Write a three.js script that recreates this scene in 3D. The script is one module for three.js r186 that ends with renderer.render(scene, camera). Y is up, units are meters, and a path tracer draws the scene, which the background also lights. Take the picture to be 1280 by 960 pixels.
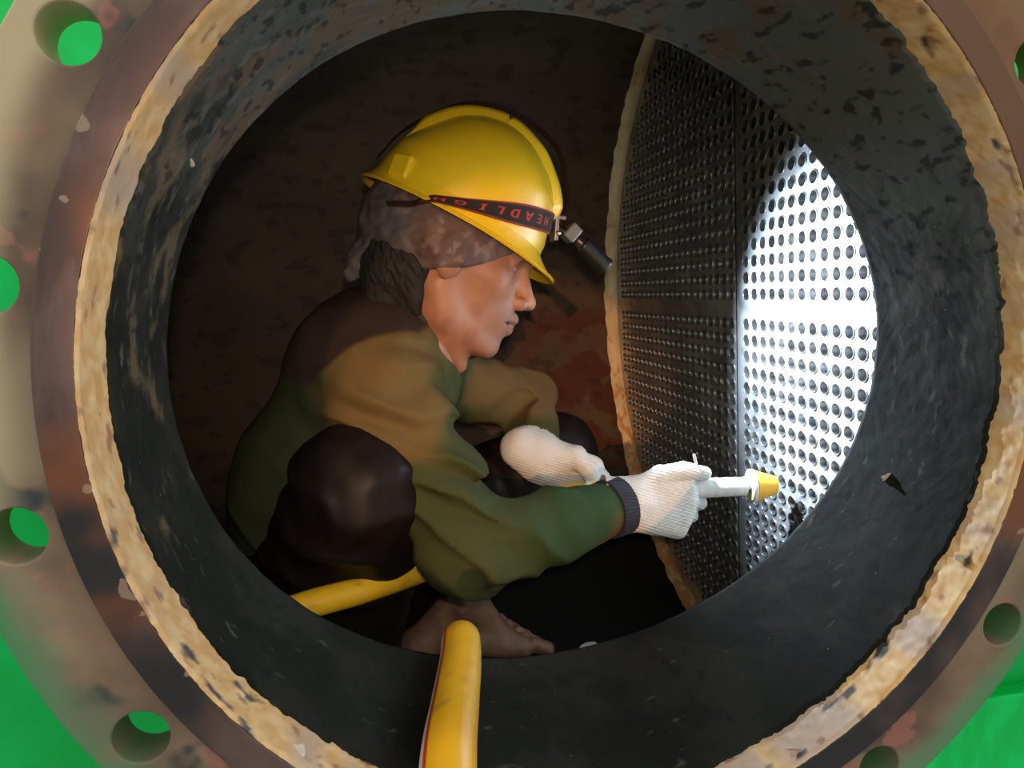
import * as THREE from 'three';
import { ImprovedNoise } from 'three/addons/math/ImprovedNoise.js';
import { RoundedBoxGeometry } from 'three/addons/geometries/RoundedBoxGeometry.js';
import { mergeGeometries } from 'three/addons/utils/BufferGeometryUtils.js';

// ------------------------------------------------------------------ camera, sky, spotlights, exposure
const scene = new THREE.Scene();
const V = (x, y, z) => new THREE.Vector3(x, y, z);
const YAW = 0.178023, PITCH = -0.132018, ROLL = -0.052389;
const CAM = V(-0.12365, 0.05182, 1.07674), FOCAL = 898.96;
const camera = new THREE.PerspectiveCamera(2 * Math.atan(480 / FOCAL) * 180 / Math.PI, 1280 / 960, 0.02, 60);
{
  const F = V(Math.sin(YAW) * Math.cos(PITCH), Math.sin(PITCH), -Math.cos(YAW) * Math.cos(PITCH));
  const R0 = V(Math.cos(YAW), 0, Math.sin(YAW)), U0 = R0.clone().cross(F);
  const R = R0.clone().multiplyScalar(Math.cos(ROLL)).addScaledVector(U0, Math.sin(ROLL));
  const U = R0.clone().multiplyScalar(-Math.sin(ROLL)).addScaledVector(U0, Math.cos(ROLL));
  camera.position.copy(CAM);
  camera.quaternion.setFromRotationMatrix(new THREE.Matrix4().makeBasis(R, U, F.clone().negate()));
  camera.updateMatrixWorld(true);
}
const renderer = new THREE.WebGLRenderer({ antialias: true });
renderer.toneMapping = THREE.LinearToneMapping;
renderer.toneMappingExposure = 1.0;
renderer.shadowMap.enabled = true;

{ // bright overcast sky over a dull ground
  const w = 64, h = 32, d = new Uint8Array(w * h * 4);
  for (let j = 0; j < h; j++) for (let i = 0; i < w; i++) {
    const e = (j + 0.5) / h - 0.5, k = (j * w + i) * 4, t = Math.min(1, Math.max(0, e * 2));
    const c = e < 0 ? [96, 92, 84] : [215 + 35 * t, 212 + 36 * t, 200 + 40 * t];
    d[k] = c[0]; d[k + 1] = c[1]; d[k + 2] = c[2]; d[k + 3] = 255;
  }
  const sky = new THREE.DataTexture(d, w, h);
  sky.colorSpace = THREE.SRGBColorSpace; sky.mapping = THREE.EquirectangularReflectionMapping;
  sky.magFilter = sky.minFilter = THREE.LinearFilter; sky.needsUpdate = true;
  scene.background = sky; scene.environment = sky;
  scene.backgroundIntensity = 1.45; scene.environmentIntensity = 1.45;
}
// added stand-in for the warm light entering from behind: narrow beam through the opening
const warm = new THREE.SpotLight(new THREE.Color(1.0, 0.42, 0.14), 48, 0, 0.0492, 0.12, 2);
warm.position.set(-0.90, 0.79, 5.6); warm.target.position.set(0, -0.01, 0.6);
warm.castShadow = true; warm.shadow.radius = 1.2; warm.shadow.mapSize.set(2048, 2048);
scene.add(warm, warm.target);

// the photographer's own lamp, just above the lens
const fl = new THREE.SpotLight(new THREE.Color(1.0, 0.86, 0.66), 1.5, 0, 0.5, 0.95, 2);
fl.position.set(-0.115, 0.09, 1.1); fl.target.position.set(-0.02, -0.04, 0.1);
fl.castShadow = true; fl.shadow.radius = 0.4;
scene.add(fl, fl.target);

// ------------------------------------------------------------------ helpers
const noise = new ImprovedNoise();
const nz = (x, y, z) => noise.noise(x + 31.7, y + 17.3, z + 5.1);
const fbm = (x, y, z, o = 4) => { let s = 0, a = 0.5; for (let i = 0; i < o; i++) { s += a * nz(x, y, z); x *= 2.03; y *= 2.03; z *= 2.03; a *= 0.5; } return s; };
let seed = 7;
const rnd = () => { seed = (seed * 1664525 + 1013904223) >>> 0; return seed / 4294967296; };
const lerp = (a, b, t) => a + (b - a) * t, clamp = (x, a = 0, b = 1) => Math.min(b, Math.max(a, x));
const sstep = (a, b, x) => { const t = clamp((x - a) / (b - a)); return t * t * (3 - 2 * t); };
const mix3 = (a, b, t) => [lerp(a[0], b[0], t), lerp(a[1], b[1], t), lerp(a[2], b[2], t)];
const toS = (c) => (c <= 0.0031308 ? 12.92 * c : 1.055 * Math.pow(c, 1 / 2.4) - 0.055);
function colorTex(w, h, fn, rep) {                     // fn(u,v) -> linear rgb
  const d = new Uint8Array(w * h * 4);
  for (let j = 0; j < h; j++) for (let i = 0; i < w; i++) {
    const c = fn((i + 0.5) / w, (j + 0.5) / h), k = (j * w + i) * 4;
    for (let q = 0; q < 3; q++) d[k + q] = 255 * clamp(toS(clamp(c[q])));
    d[k + 3] = 255;
  }
  const t = new THREE.DataTexture(d, w, h); t.colorSpace = THREE.SRGBColorSpace;
  t.magFilter = t.minFilter = THREE.LinearFilter; t.wrapS = t.wrapT = THREE.RepeatWrapping; t.needsUpdate = true;
  if (rep) t.repeat.set(rep[0], rep[1]);
  return t;
}
function greyTex(w, h, fn) {
  const d = new Uint8Array(w * h * 4);
  for (let j = 0; j < h; j++) for (let i = 0; i < w; i++) {
    const c = 255 * clamp(fn((i + 0.5) / w, (j + 0.5) / h)), k = (j * w + i) * 4;
    d[k] = d[k + 1] = d[k + 2] = c; d[k + 3] = 255;
  }
  const t = new THREE.DataTexture(d, w, h);
  t.magFilter = t.minFilter = THREE.LinearFilter; t.wrapS = t.wrapT = THREE.RepeatWrapping; t.needsUpdate = true;
  return t;
}
const std = (o) => new THREE.MeshPhysicalMaterial(Object.assign({ roughness: 0.6, side: THREE.DoubleSide }, o));
const rgb = (r, g, b) => new THREE.Color().setRGB(r, g, b);
function mesh(name, geo, mat, parent = scene, label) {
  const m = new THREE.Mesh(geo, mat); m.name = name; m.castShadow = m.receiveShadow = true;
  if (label) m.userData.label = label;
  parent.add(m); return m;
}
function thing(name, label, category, group) {
  const g = new THREE.Group(); g.name = name; scene.add(g);
  g.userData = { label, category }; if (group) g.userData.group = group;
  return g;
}
// grid surface: fn(u,v) -> [x,y,z]; uvf(u,v) -> [u,v]
function grid(nu, nv, fn, uvf, closedU = false) {
  const P = [], T = [], I = [];
  for (let j = 0; j <= nv; j++) for (let i = 0; i <= nu; i++) {
    const p = fn(i / nu, j / nv); P.push(p[0], p[1], p[2]);
    const t = uvf ? uvf(i / nu, j / nv) : [i / nu, j / nv]; T.push(t[0], t[1]);
  }
  for (let j = 0; j < nv; j++) for (let i = 0; i < nu; i++) {
    const a = j * (nu + 1) + i, b = a + 1, c = a + nu + 1, d = c + 1;
    I.push(a, b, d, a, d, c);
  }
  const g = new THREE.BufferGeometry();
  g.setAttribute('position', new THREE.Float32BufferAttribute(P, 3));
  g.setAttribute('uv', new THREE.Float32BufferAttribute(T, 2));
  g.setIndex(I); g.computeVertexNormals();
  if (closedU) {
    const n = g.attributes.normal;
    for (let j = 0; j <= nv; j++) {
      const a = j * (nu + 1), b = a + nu;
      const v = V(n.getX(a) + n.getX(b), n.getY(a) + n.getY(b), n.getZ(a) + n.getZ(b)).normalize();
      n.setXYZ(a, v.x, v.y, v.z); n.setXYZ(b, v.x, v.y, v.z);
    }
  }
  return g;
}
function paint(g, fn) {                                  // vertex colours, linear
  const p = g.attributes.position, c = new Float32Array(p.count * 3);
  for (let i = 0; i < p.count; i++) { const q = fn(p.getX(i), p.getY(i), p.getZ(i)); c[3 * i] = q[0]; c[3 * i + 1] = q[1]; c[3 * i + 2] = q[2]; }
  g.setAttribute('color', new THREE.BufferAttribute(c, 3)); return g;
}
const strip = (g) => { const o = g.index ? g.toNonIndexed() : g.clone(); for (const k of Object.keys(o.attributes)) if (!['position', 'normal', 'uv'].includes(k)) o.deleteAttribute(k); return o; };
const merge = (list) => mergeGeometries(list.map(strip));
const tube = (pts, r, seg = 60, rad = 14, closed = false) => new THREE.TubeGeometry(new THREE.CatmullRomCurve3(pts, closed, 'centripetal'), seg, r, rad, closed);

// ---- signed distance fields and surface nets
const vlen = Math.hypot;
function cap(a, b, ra, rb = ra, k = 0.02) {
  const dx = b.x - a.x, dy = b.y - a.y, dz = b.z - a.z, L2 = dx * dx + dy * dy + dz * dz || 1e-9;
  return { k, d: (x, y, z) => { const t = clamp(((x - a.x) * dx + (y - a.y) * dy + (z - a.z) * dz) / L2); return vlen(x - a.x - t * dx, y - a.y - t * dy, z - a.z - t * dz) - (ra + (rb - ra) * t); } };
}
function ell(c, r, k = 0.02, B = null) {                  // B: three axis vectors
  return { k, d: (x, y, z) => {
    let p = x - c.x, q = y - c.y, s = z - c.z;
    if (B) { const a = p * B[0].x + q * B[0].y + s * B[0].z, b = p * B[1].x + q * B[1].y + s * B[1].z, e = p * B[2].x + q * B[2].y + s * B[2].z; p = a; q = b; s = e; }
    const k0 = vlen(p / r[0], q / r[1], s / r[2]), k1 = vlen(p / (r[0] * r[0]), q / (r[1] * r[1]), s / (r[2] * r[2]));
    return k1 < 1e-9 ? -Math.min(...r) : k0 * (k0 - 1) / k1;
  } };
}
const smin = (a, b, k) => { if (k <= 0) return Math.min(a, b); const h = Math.max(k - Math.abs(a - b), 0) / k; return Math.min(a, b) - h * h * k * 0.25; };
const smax = (a, b, k) => -smin(-a, -b, k);
function field(prims, off = 0) {
  return (x, y, z) => {
    let d = 1e3;
    for (const p of prims) { if (p.sub) d = smax(d, -p.d(x, y, z), p.k); else d = smin(d, p.d(x, y, z), p.k); }
    return d - off;
  };
}
function nets(f, lo, hi, cell) {
  const nx = Math.ceil((hi[0] - lo[0]) / cell) + 1, ny = Math.ceil((hi[1] - lo[1]) / cell) + 1, nzz = Math.ceil((hi[2] - lo[2]) / cell) + 1;
  const D = new Float32Array(nx * ny * nzz).fill(1), at = (i, j, k) => i + nx * (j + ny * k);
  const S = 4;                                            // coarse skip: the field changes by no more than about its distance
  for (let K = 0; K < nzz; K += S) for (let J = 0; J < ny; J += S) for (let I = 0; I < nx; I += S) {
    const c = f(lo[0] + (I + 1.5) * cell, lo[1] + (J + 1.5) * cell, lo[2] + (K + 1.5) * cell);
    const far = Math.abs(c) > cell * S * 1.9 + 0.004;
    for (let k = K; k < Math.min(K + S, nzz); k++) for (let j = J; j < Math.min(J + S, ny); j++) for (let i = I; i < Math.min(I + S, nx); i++)
      D[at(i, j, k)] = far ? c : f(lo[0] + i * cell, lo[1] + j * cell, lo[2] + k * cell);
  }
  const id = new Int32Array(nx * ny * nzz).fill(-1), P = [], N = [], I = [];
  for (let k = 0; k < nzz - 1; k++) for (let j = 0; j < ny - 1; j++) for (let i = 0; i < nx - 1; i++) {
    let m = 0; const v = [];
    for (let c = 0; c < 8; c++) { const d = D[at(i + (c & 1), j + ((c >> 1) & 1), k + (c >> 2))]; v.push(d); if (d < 0) m |= 1 << c; }
    if (m === 0 || m === 255) continue;
    let sx = 0, sy = 0, sz = 0, n = 0;
    for (let a = 0; a < 8; a++) for (const bit of [1, 2, 4]) {
      if (a & bit) continue; const b = a | bit;
      if ((v[a] < 0) === (v[b] < 0)) continue;
      const t = v[a] / (v[a] - v[b]);
      sx += (a & 1) + (bit === 1 ? t : 0); sy += ((a >> 1) & 1) + (bit === 2 ? t : 0); sz += (a >> 2) + (bit === 4 ? t : 0); n++;
    }
    id[at(i, j, k)] = P.length / 3;
    P.push(lo[0] + (i + sx / n) * cell, lo[1] + (j + sy / n) * cell, lo[2] + (k + sz / n) * cell);
  }
  const quad = (a, b, c, d, flip) => { if (a < 0 || b < 0 || c < 0 || d < 0) return; if (flip) I.push(a, c, b, a, d, c); else I.push(a, b, c, a, c, d); };
  for (let k = 1; k < nzz - 1; k++) for (let j = 1; j < ny - 1; j++) for (let i = 1; i < nx - 1; i++) {
    const s = D[at(i, j, k)] < 0;
    if (s !== D[at(i + 1, j, k)] < 0) quad(id[at(i, j - 1, k - 1)], id[at(i, j, k - 1)], id[at(i, j, k)], id[at(i, j - 1, k)], !s);
    if (s !== D[at(i, j + 1, k)] < 0) quad(id[at(i - 1, j, k - 1)], id[at(i - 1, j, k)], id[at(i, j, k)], id[at(i, j, k - 1)], !s);
    if (s !== D[at(i, j, k + 1)] < 0) quad(id[at(i - 1, j - 1, k)], id[at(i, j - 1, k)], id[at(i, j, k)], id[at(i - 1, j, k)], !s);
  }
  const h = cell * 0.6;
  for (let q = 0; q < P.length; q += 3) {
    const x = P[q], y = P[q + 1], z = P[q + 2];
    const gx = f(x + h, y, z) - f(x - h, y, z), gy = f(x, y + h, z) - f(x, y - h, z), gz = f(x, y, z + h) - f(x, y, z - h), l = vlen(gx, gy, gz) || 1;
    N.push(gx / l, gy / l, gz / l);
  }
  const g = new THREE.BufferGeometry();
  g.setAttribute('position', new THREE.Float32BufferAttribute(P, 3));
  g.setAttribute('normal', new THREE.Float32BufferAttribute(N, 3));
  g.setAttribute('uv', new THREE.Float32BufferAttribute(P.length / 3 * 2, 2));
  g.setIndex(I); return g;
}

// ------------------------------------------------------------------ dimensions of the vessel (metres; shell axis = x, nozzle axis = z)
const RN = 0.2656, RS = 0.602, RLIP = 0.568, ZF = 0.7115, XT = 0.448, NECK = 0.289;
const PITCHT = 0.0254, GAP = 1.872, LANE = 1.85;

// ------------------------------------------------------------------ the setting: ground, shell, far end
const concrete = std({ color: rgb(0.3, 0.29, 0.27), roughness: 0.9 });
const ground = mesh('floor', new THREE.BoxGeometry(14, 0.1, 14), concrete); ground.position.set(0, -1.25, 0); ground.userData.kind = 'structure';

function shellSheet(R, holeR, x0, x1) {                  // cylinder sheet with the round opening for the nozzle cut out of it
  const xs = [], nth = 200; for (let i = 0; i <= 84; i++) xs.push(lerp(x0, x1, i / 84));
  const P = [], T = [], I = [], ins = [];
  for (let j = 0; j <= nth; j++) for (const x of xs) {
    const t = -Math.PI + 2 * Math.PI * j / nth;          // angle from +z
    let y = R * Math.sin(t), z = R * Math.cos(t), q = x; const r = vlen(x, y);
    const inside = z > 0 && r < holeR; ins.push(inside);
    if (inside) { const s = holeR / Math.max(r, 1e-4); q = x * s; y *= s; z = Math.sqrt(R * R - y * y); }
    P.push(q, y, z); T.push(x, t * R);
  }
  const W = xs.length;
  for (let j = 0; j < nth; j++) for (let i = 0; i < W - 1; i++) {
    const a = j * W + i, b = a + 1, c = a + W, d = c + 1;
    if (ins[a] && ins[b] && ins[c] && ins[d]) continue;
    I.push(a, b, d, a, d, c);
  }
  const g = new THREE.BufferGeometry();
  g.setAttribute('position', new THREE.Float32BufferAttribute(P, 3)); g.setAttribute('uv', new THREE.Float32BufferAttribute(T, 2));
  g.setIndex(I); g.computeVertexNormals(); return g;
}
const shell = new THREE.Group(); shell.name = 'wall_shell'; scene.add(shell);
shell.userData = { kind: 'structure', label: 'dark rusty inside wall of the round steel vessel' };
const X0 = -0.95;
const innerTex = colorTex(1024, 1024, (u, v) => {        // u: x in [X0, XT], v: angle round the shell
  const x = lerp(X0, XT, u), t = (v - 0.5) * 2 * Math.PI * RS, cy = Math.cos((v - 0.5) * 2 * Math.PI) * 2, sy = Math.sin((v - 0.5) * 2 * Math.PI) * 2;
  let c = mix3([0.070, 0.048, 0.031], [0.090, 0.062, 0.040], sstep(-0.2, 0.3, fbm(x * 4, cy * 2, sy * 2)));
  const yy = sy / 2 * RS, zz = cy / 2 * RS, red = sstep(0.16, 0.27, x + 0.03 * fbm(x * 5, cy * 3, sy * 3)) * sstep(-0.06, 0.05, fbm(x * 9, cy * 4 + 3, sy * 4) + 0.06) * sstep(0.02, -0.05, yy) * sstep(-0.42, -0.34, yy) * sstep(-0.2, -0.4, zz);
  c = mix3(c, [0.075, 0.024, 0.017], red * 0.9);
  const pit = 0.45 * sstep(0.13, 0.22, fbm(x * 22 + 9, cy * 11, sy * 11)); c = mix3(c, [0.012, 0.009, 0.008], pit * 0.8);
  c = mix3(c, [0.009, 0.0085, 0.008], sstep(-0.34, -0.44, yy));  // lower shell kept dark against the warm beam: shade put into the colour
  if (fbm(x * 90, cy * 46, sy * 46, 2) > 0.5) c = [0.16, 0.13, 0.1];
  return c;
});
innerTex.wrapS = THREE.ClampToEdgeWrapping;
const bumpA = greyTex(512, 512, (u, v) => 0.5 + 0.6 * fbm(Math.cos(u * 6.2832) * 3, Math.sin(u * 6.2832) * 3 + Math.cos(v * 6.2832) * 3, Math.sin(v * 6.2832) * 3, 6));
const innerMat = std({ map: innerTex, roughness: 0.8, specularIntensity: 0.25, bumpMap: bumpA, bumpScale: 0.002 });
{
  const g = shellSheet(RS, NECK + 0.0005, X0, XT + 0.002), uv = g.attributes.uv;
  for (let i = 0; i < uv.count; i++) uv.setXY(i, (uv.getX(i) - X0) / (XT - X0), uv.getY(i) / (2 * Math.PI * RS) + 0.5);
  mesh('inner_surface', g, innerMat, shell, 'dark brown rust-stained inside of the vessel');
}
const greenTex = colorTex(512, 512, (u, v) => {
  const a = u * 6.2832, b = v * 6.2832, n = fbm(Math.cos(a) * 2, Math.sin(a) * 2 + Math.cos(b) * 2, Math.sin(b) * 2, 5);
  return mix3([0.003, 0.54, 0.10], [0.005, 0.66, 0.15], sstep(-0.25, 0.3, n));
});
const greenMat = std({ map: greenTex, roughness: 0.6, specularIntensity: 0.4, bumpMap: bumpA, bumpScale: 0.0006 });
mesh('outer_surface', shellSheet(RS + 0.012, NECK + 0.0005, X0, 0.66), greenMat, shell, 'bright green painted outside of the vessel');
// cream weld seam between the shell and the tube plate
{
  const g = grid(420, 10, (u, v) => {
    const a = u * 2 * Math.PI, ca = Math.cos(a) * 3, sa = Math.sin(a) * 3;
    const w = 0.030 + 0.010 * fbm(ca * 5, sa * 5, 1.5, 4), s = v * Math.PI;
    const r = RS - 0.0005 - 0.006 * Math.sin(s) * (0.9 + 0.5 * fbm(ca * 14, sa * 14, v * 2, 3)), x = XT - 0.0005 - w * v;
    return [x, r * Math.sin(a), r * Math.cos(a)];
  }, (u, v) => [u, v], true);
  paint(g, (x, y, z) => {
    const n = fbm(x * 30, y * 14, z * 14, 4), m = fbm(x * 70 + 4, y * 60, z * 60, 3);
    let c = mix3([0.58, 0.46, 0.26], [0.76, 0.64, 0.40], sstep(-0.2, 0.25, n));
    c = mix3(c, [0.52, 0.19, 0.06], sstep(0.05, 0.25, m + 0.35 * sstep(-0.1, -0.4, y) - 0.12) * 0.85);
    return c;
  });
  mesh('weld_seam', g, std({ vertexColors: true, roughness: 0.7 }), shell, 'rough cream and rust weld seam around the tube plate');
}
{
  const w = new THREE.CylinderGeometry(RS + 0.03, RS + 0.03, 0.03, 96); w.rotateZ(Math.PI / 2);
  const m = mesh('wall_left', w, innerMat); m.position.x = X0 - 0.015; m.userData = { kind: 'structure', label: 'dark closed end of the vessel behind the man' };
}

// painted cradle that carries the vessel
{
  const g = new THREE.Group(); g.name = 'support_saddle'; scene.add(g); g.userData = { label: 'green painted steel cradle under the vessel, at the lower right corner', category: 'support' };
  const s = new THREE.Shape(); s.moveTo(-0.5, -1.2); s.lineTo(0.5, -1.2);
  const t0 = 0.95, R = RS + 0.0125; for (let i = 0; i <= 30; i++) { const a = lerp(t0, -t0, i / 30); s.lineTo(R * Math.sin(a), -R * Math.cos(a)); } s.closePath();
  for (const x of [0.30, 0.56]) { const w = new THREE.ExtrudeGeometry(s, { depth: 0.02, bevelEnabled: false }); w.rotateY(-Math.PI / 2); mesh('web_plate', w, greenMat, g).position.x = x; }
  mesh('front_plate', new RoundedBoxGeometry(0.30, 0.82, 0.02, 2, 0.003), greenMat, g).position.set(0.42, -0.79, 0.49);
  mesh('foot_plate', new RoundedBoxGeometry(0.40, 0.02, 1.1, 2, 0.004), greenMat, g).position.set(0.42, -1.19, 0);
}

// ------------------------------------------------------------------ nozzle with its bolted flange
const flange = thing('nozzle_flange', 'big round rusty flanged opening with bolt holes and a black lined throat', 'flange');
{
  const bolts = []; for (let k = 0; k < 16; k++) bolts.push((10 + 22.5 * k) * Math.PI / 180);
  const faceTex = colorTex(1400, 1400, (u, v) => {        // paint loss, rust, green overspray and painted-in glare on the flange face (x, y in metres)
    const x = (u - 0.5) * 0.7, y = (v - 0.5) * 0.7, r = vlen(x, y), n = fbm(x * 12, y * 12, 2, 5), m = fbm(x * 38, y * 38, 7, 4), q = fbm(x * 7 + 5, y * 7, 3, 3);
    let c = mix3([0.15, 0.088, 0.066], [0.31, 0.21, 0.135], sstep(-0.2, 0.25, n));
    c = mix3(c, [0.38, 0.29, 0.19], sstep(0.0, 0.25, q + 0.1));
    c = mix3(c, [0.42, 0.17, 0.13], sstep(0.1, 0.2, m) * 0.8);
    c = mix3(c, [0.05, 0.06, 0.065], sstep(0.14, 0.26, fbm(x * 20 + 8, y * 20, 1, 4)));
    c = mix3(c, [0.80, 0.66, 0.42], sstep(-0.02, 0.2, -0.4 * x + 0.75 * y + 0.1 * n) * sstep(0.292, 0.312, r + 0.02 * q) * 0.9);  // cream towards the upper left: the glare there put into the colour
    c = mix3(c, [0.26, 0.10, 0.03], sstep(0.1, 0.22, x + 0.05 * n) * sstep(0.0, 0.12, y) * 0.85);
    c = mix3(c, [0.05, 0.36, 0.14], sstep(0.311, 0.329, r + 0.022 * n) * sstep(0.17, 0.06, y - 0.2 * x));
    c = mix3(c, [0.17, 0.27, 0.15], sstep(0.300, 0.318, r + 0.03 * q) * sstep(-0.02, -0.16, y) * 0.6);
    return c.map((q) => q * 0.76);
  });
  const faceMat = std({ map: faceTex, roughness: 0.6, bumpMap: faceTex, bumpScale: 0.0008 });
  const uvFace = (g) => { const p = g.attributes.position, uv = g.attributes.uv; for (let i = 0; i < p.count; i++) uv.setXY(i, p.getX(i) / 0.7 + 0.5, p.getY(i) / 0.7 + 0.5); return g; };
  const ring = (ro, ri, holes, depth, bev) => {
    const s = new THREE.Shape(); s.absarc(0, 0, ro, 0, Math.PI * 2, false);
    const h = new THREE.Path(); h.absarc(0, 0, ri, 0, Math.PI * 2, true); s.holes.push(h);
    for (const a of holes) { const b = new THREE.Path(); b.absarc(0.306 * Math.cos(a), 0.306 * Math.sin(a), 0.0138, 0, Math.PI * 2, true); s.holes.push(b); }
    return new THREE.ExtrudeGeometry(s, { depth, curveSegments: 72, bevelEnabled: bev > 0, bevelThickness: bev, bevelSize: bev, bevelOffset: -bev, bevelSegments: 2 });
  };
  const f = uvFace(ring(0.3305, RN + 0.0006, bolts, 0.024, 0.0012)); f.translate(0, 0, ZF - 0.0295);
  mesh('bolt_flange', f, faceMat, flange, 'outer flange ring with sixteen bolt holes, rust, pink primer and green paint');
  const rfTex = colorTex(1400, 1400, (u, v) => {
    const x = (u - 0.5) * 0.7, y = (v - 0.5) * 0.7, a = Math.atan2(y, x), n = fbm(x * 14, y * 14, 12, 5), m = fbm(Math.cos(a) * 9, Math.sin(a) * 9, vlen(x, y) * 160, 3);
    let c = mix3([0.11, 0.065, 0.06], [0.19, 0.12, 0.115], sstep(-0.25, 0.25, n + 0.5 * m));
    c = mix3(c, [0.27, 0.10, 0.05], sstep(0.08, 0.3, fbm(x * 8 + 2, y * 8, 4, 3)));
    c = mix3(c, [0.20, 0.085, 0.03], sstep(0.08, 0.2, x + 0.06 * n) * sstep(0.0, 0.12, y) * 0.8);
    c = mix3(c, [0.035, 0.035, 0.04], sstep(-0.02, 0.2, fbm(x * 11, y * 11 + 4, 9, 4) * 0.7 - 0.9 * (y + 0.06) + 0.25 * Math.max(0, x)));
    if (fbm(x * 60, y * 60, 3, 2) > 0.34) c = mix3(c, [0.5, 0.36, 0.28], 0.7);
    return c.map((q) => q * 0.74);
  });
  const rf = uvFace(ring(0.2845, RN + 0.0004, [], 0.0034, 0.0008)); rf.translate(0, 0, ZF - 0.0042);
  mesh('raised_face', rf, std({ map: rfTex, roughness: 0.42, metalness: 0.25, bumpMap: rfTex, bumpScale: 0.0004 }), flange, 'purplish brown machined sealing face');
  // neck: a tube from the flange back to the set-in end inside the shell
  const zEnd = (y, R) => Math.sqrt(R * R - y * y);
  const neck = grid(180, 3, (u, v) => {
    const a = u * 2 * Math.PI, prof = [[NECK, ZF - 0.029], [NECK, null], [RN + 0.0015, null], [RN + 0.0015, ZF - 0.012]][Math.round(v * 3)];
    const x = prof[0] * Math.cos(a), y = prof[0] * Math.sin(a); return [x, y, prof[1] ?? zEnd(y, RLIP + 0.003)];
  }, null, true).toNonIndexed(); neck.computeVertexNormals();
  mesh('neck', neck, greenMat, flange, 'short pipe between the flange and the vessel');
  // bare band of the bore next to the flange face
  const bandMat = std({ vertexColors: true, roughness: 0.5 });
  const lump = (a, z) => 0.0010 * fbm(Math.cos(a) * 24, Math.sin(a) * 24, z * 90, 4) + 0.0007 * fbm(Math.cos(a) * 70, Math.sin(a) * 70, z * 260, 3);
  const band = grid(900, 26, (u, v) => {
    const a = u * 2 * Math.PI, z = lerp(ZF - 0.0004, ZF - 0.052, v), r = RN + 0.0003 + lump(a, z) - 0.0012 * sstep(0, 0.03, v) ;
    return [r * Math.cos(a), r * Math.sin(a), z];
  }, null, true);
  paint(band, (x, y, z) => {
    const a = Math.atan2(y, x), n = fbm(Math.cos(a) * 22, Math.sin(a) * 22, z * 80, 5), m = fbm(x * 60, y * 60, z * 90, 3);
    let c = mix3([0.74, 0.43, 0.16], [0.86, 0.60, 0.30], sstep(-0.2, 0.25, n));
    const grey = sstep(-0.05, 0.25, fbm(Math.cos(a) * 5 + 2, Math.sin(a) * 5, 3, 3) + 0.10 * Math.cos(a) + 0.16 * sstep(-0.05, -0.25, y) - 0.10);
    c = mix3(c, [0.52, 0.40, 0.33], grey * 0.85);
    c = mix3(c, [0.22, 0.085, 0.05], sstep(0.16, 0.3, m - 0.04) * 0.7);
    c = mix3(c, [0.06, 0.05, 0.045], sstep(0.28, 0.38, fbm(x * 30 + 4, y * 30, z * 60, 4)));
    return c;
  });
  mesh('bare_band', band, bandMat, flange, 'ring of bare tan rust and old primer just inside the rim');
  // black lining of the throat with a ragged front edge
  const edge = (a) => { const base = lerp(0.0255, 0.0365, 0.5 - 0.5 * Math.cos(a)); return ZF - base + 0.007 * fbm(Math.cos(a) * 14, Math.sin(a) * 14, 2, 4) + 0.004 * fbm(Math.cos(a) * 60, Math.sin(a) * 60, 6, 3); };
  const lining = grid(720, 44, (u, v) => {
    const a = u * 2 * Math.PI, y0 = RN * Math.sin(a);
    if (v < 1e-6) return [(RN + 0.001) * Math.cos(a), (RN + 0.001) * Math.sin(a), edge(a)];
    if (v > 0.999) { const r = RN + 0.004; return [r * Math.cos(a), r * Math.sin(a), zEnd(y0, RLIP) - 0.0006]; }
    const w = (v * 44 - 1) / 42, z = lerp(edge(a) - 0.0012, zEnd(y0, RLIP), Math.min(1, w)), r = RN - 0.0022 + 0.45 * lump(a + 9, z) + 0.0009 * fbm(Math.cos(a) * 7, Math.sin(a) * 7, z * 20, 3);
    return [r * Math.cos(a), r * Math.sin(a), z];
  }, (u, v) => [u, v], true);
  const bumpL = bumpA.clone(); bumpL.repeat.set(9, 0.9); bumpL.needsUpdate = true;
  const linTex = colorTex(2048, 512, (u, v) => {
    const a = u * 6.28318, ca = Math.cos(a) * 4, sa = Math.sin(a) * 4, n = fbm(ca * 1.2, sa * 1.2, v * 3, 4), st = fbm(ca * 3, sa * 3, v * 14, 4);
    let c = mix3([0.011, 0.0125, 0.0100], [0.021, 0.022, 0.0175], sstep(-0.2, 0.25, n));
    c = mix3(c, [0.125, 0.138, 0.132], sstep(0.0, 0.9, Math.sin(a) + 0.45 * n + 0.45 * Math.cos(a) * (0.4 + 0.6 * Math.max(0, Math.sin(a)))) * 0.9);  // top and right of the throat lightened: fall of light put into the colour
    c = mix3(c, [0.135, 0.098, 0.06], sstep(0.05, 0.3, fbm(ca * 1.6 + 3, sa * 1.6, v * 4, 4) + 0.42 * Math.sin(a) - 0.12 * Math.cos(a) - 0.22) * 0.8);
    c = mix3(c, [0.15, 0.145, 0.13], sstep(0.16, 0.38, st + 0.14 * Math.sin(a) - 0.02) * 0.5);
    c = mix3(c, [0.011, 0.012, 0.011], sstep(0.1, 0.3, fbm(ca * 7, sa * 7, v * 9 + 5, 3)) * 0.7);
    if (fbm(ca * 40, sa * 40, v * 60, 2) > 0.47) c = [0.32, 0.31, 0.27];
    return c;
  });
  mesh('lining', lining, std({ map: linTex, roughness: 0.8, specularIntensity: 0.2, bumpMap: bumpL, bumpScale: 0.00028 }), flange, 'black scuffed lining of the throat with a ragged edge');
  // pale flecks of paint stuck to the bore
  const flk = std({ color: rgb(0.62, 0.58, 0.52), roughness: 0.6 });
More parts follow.
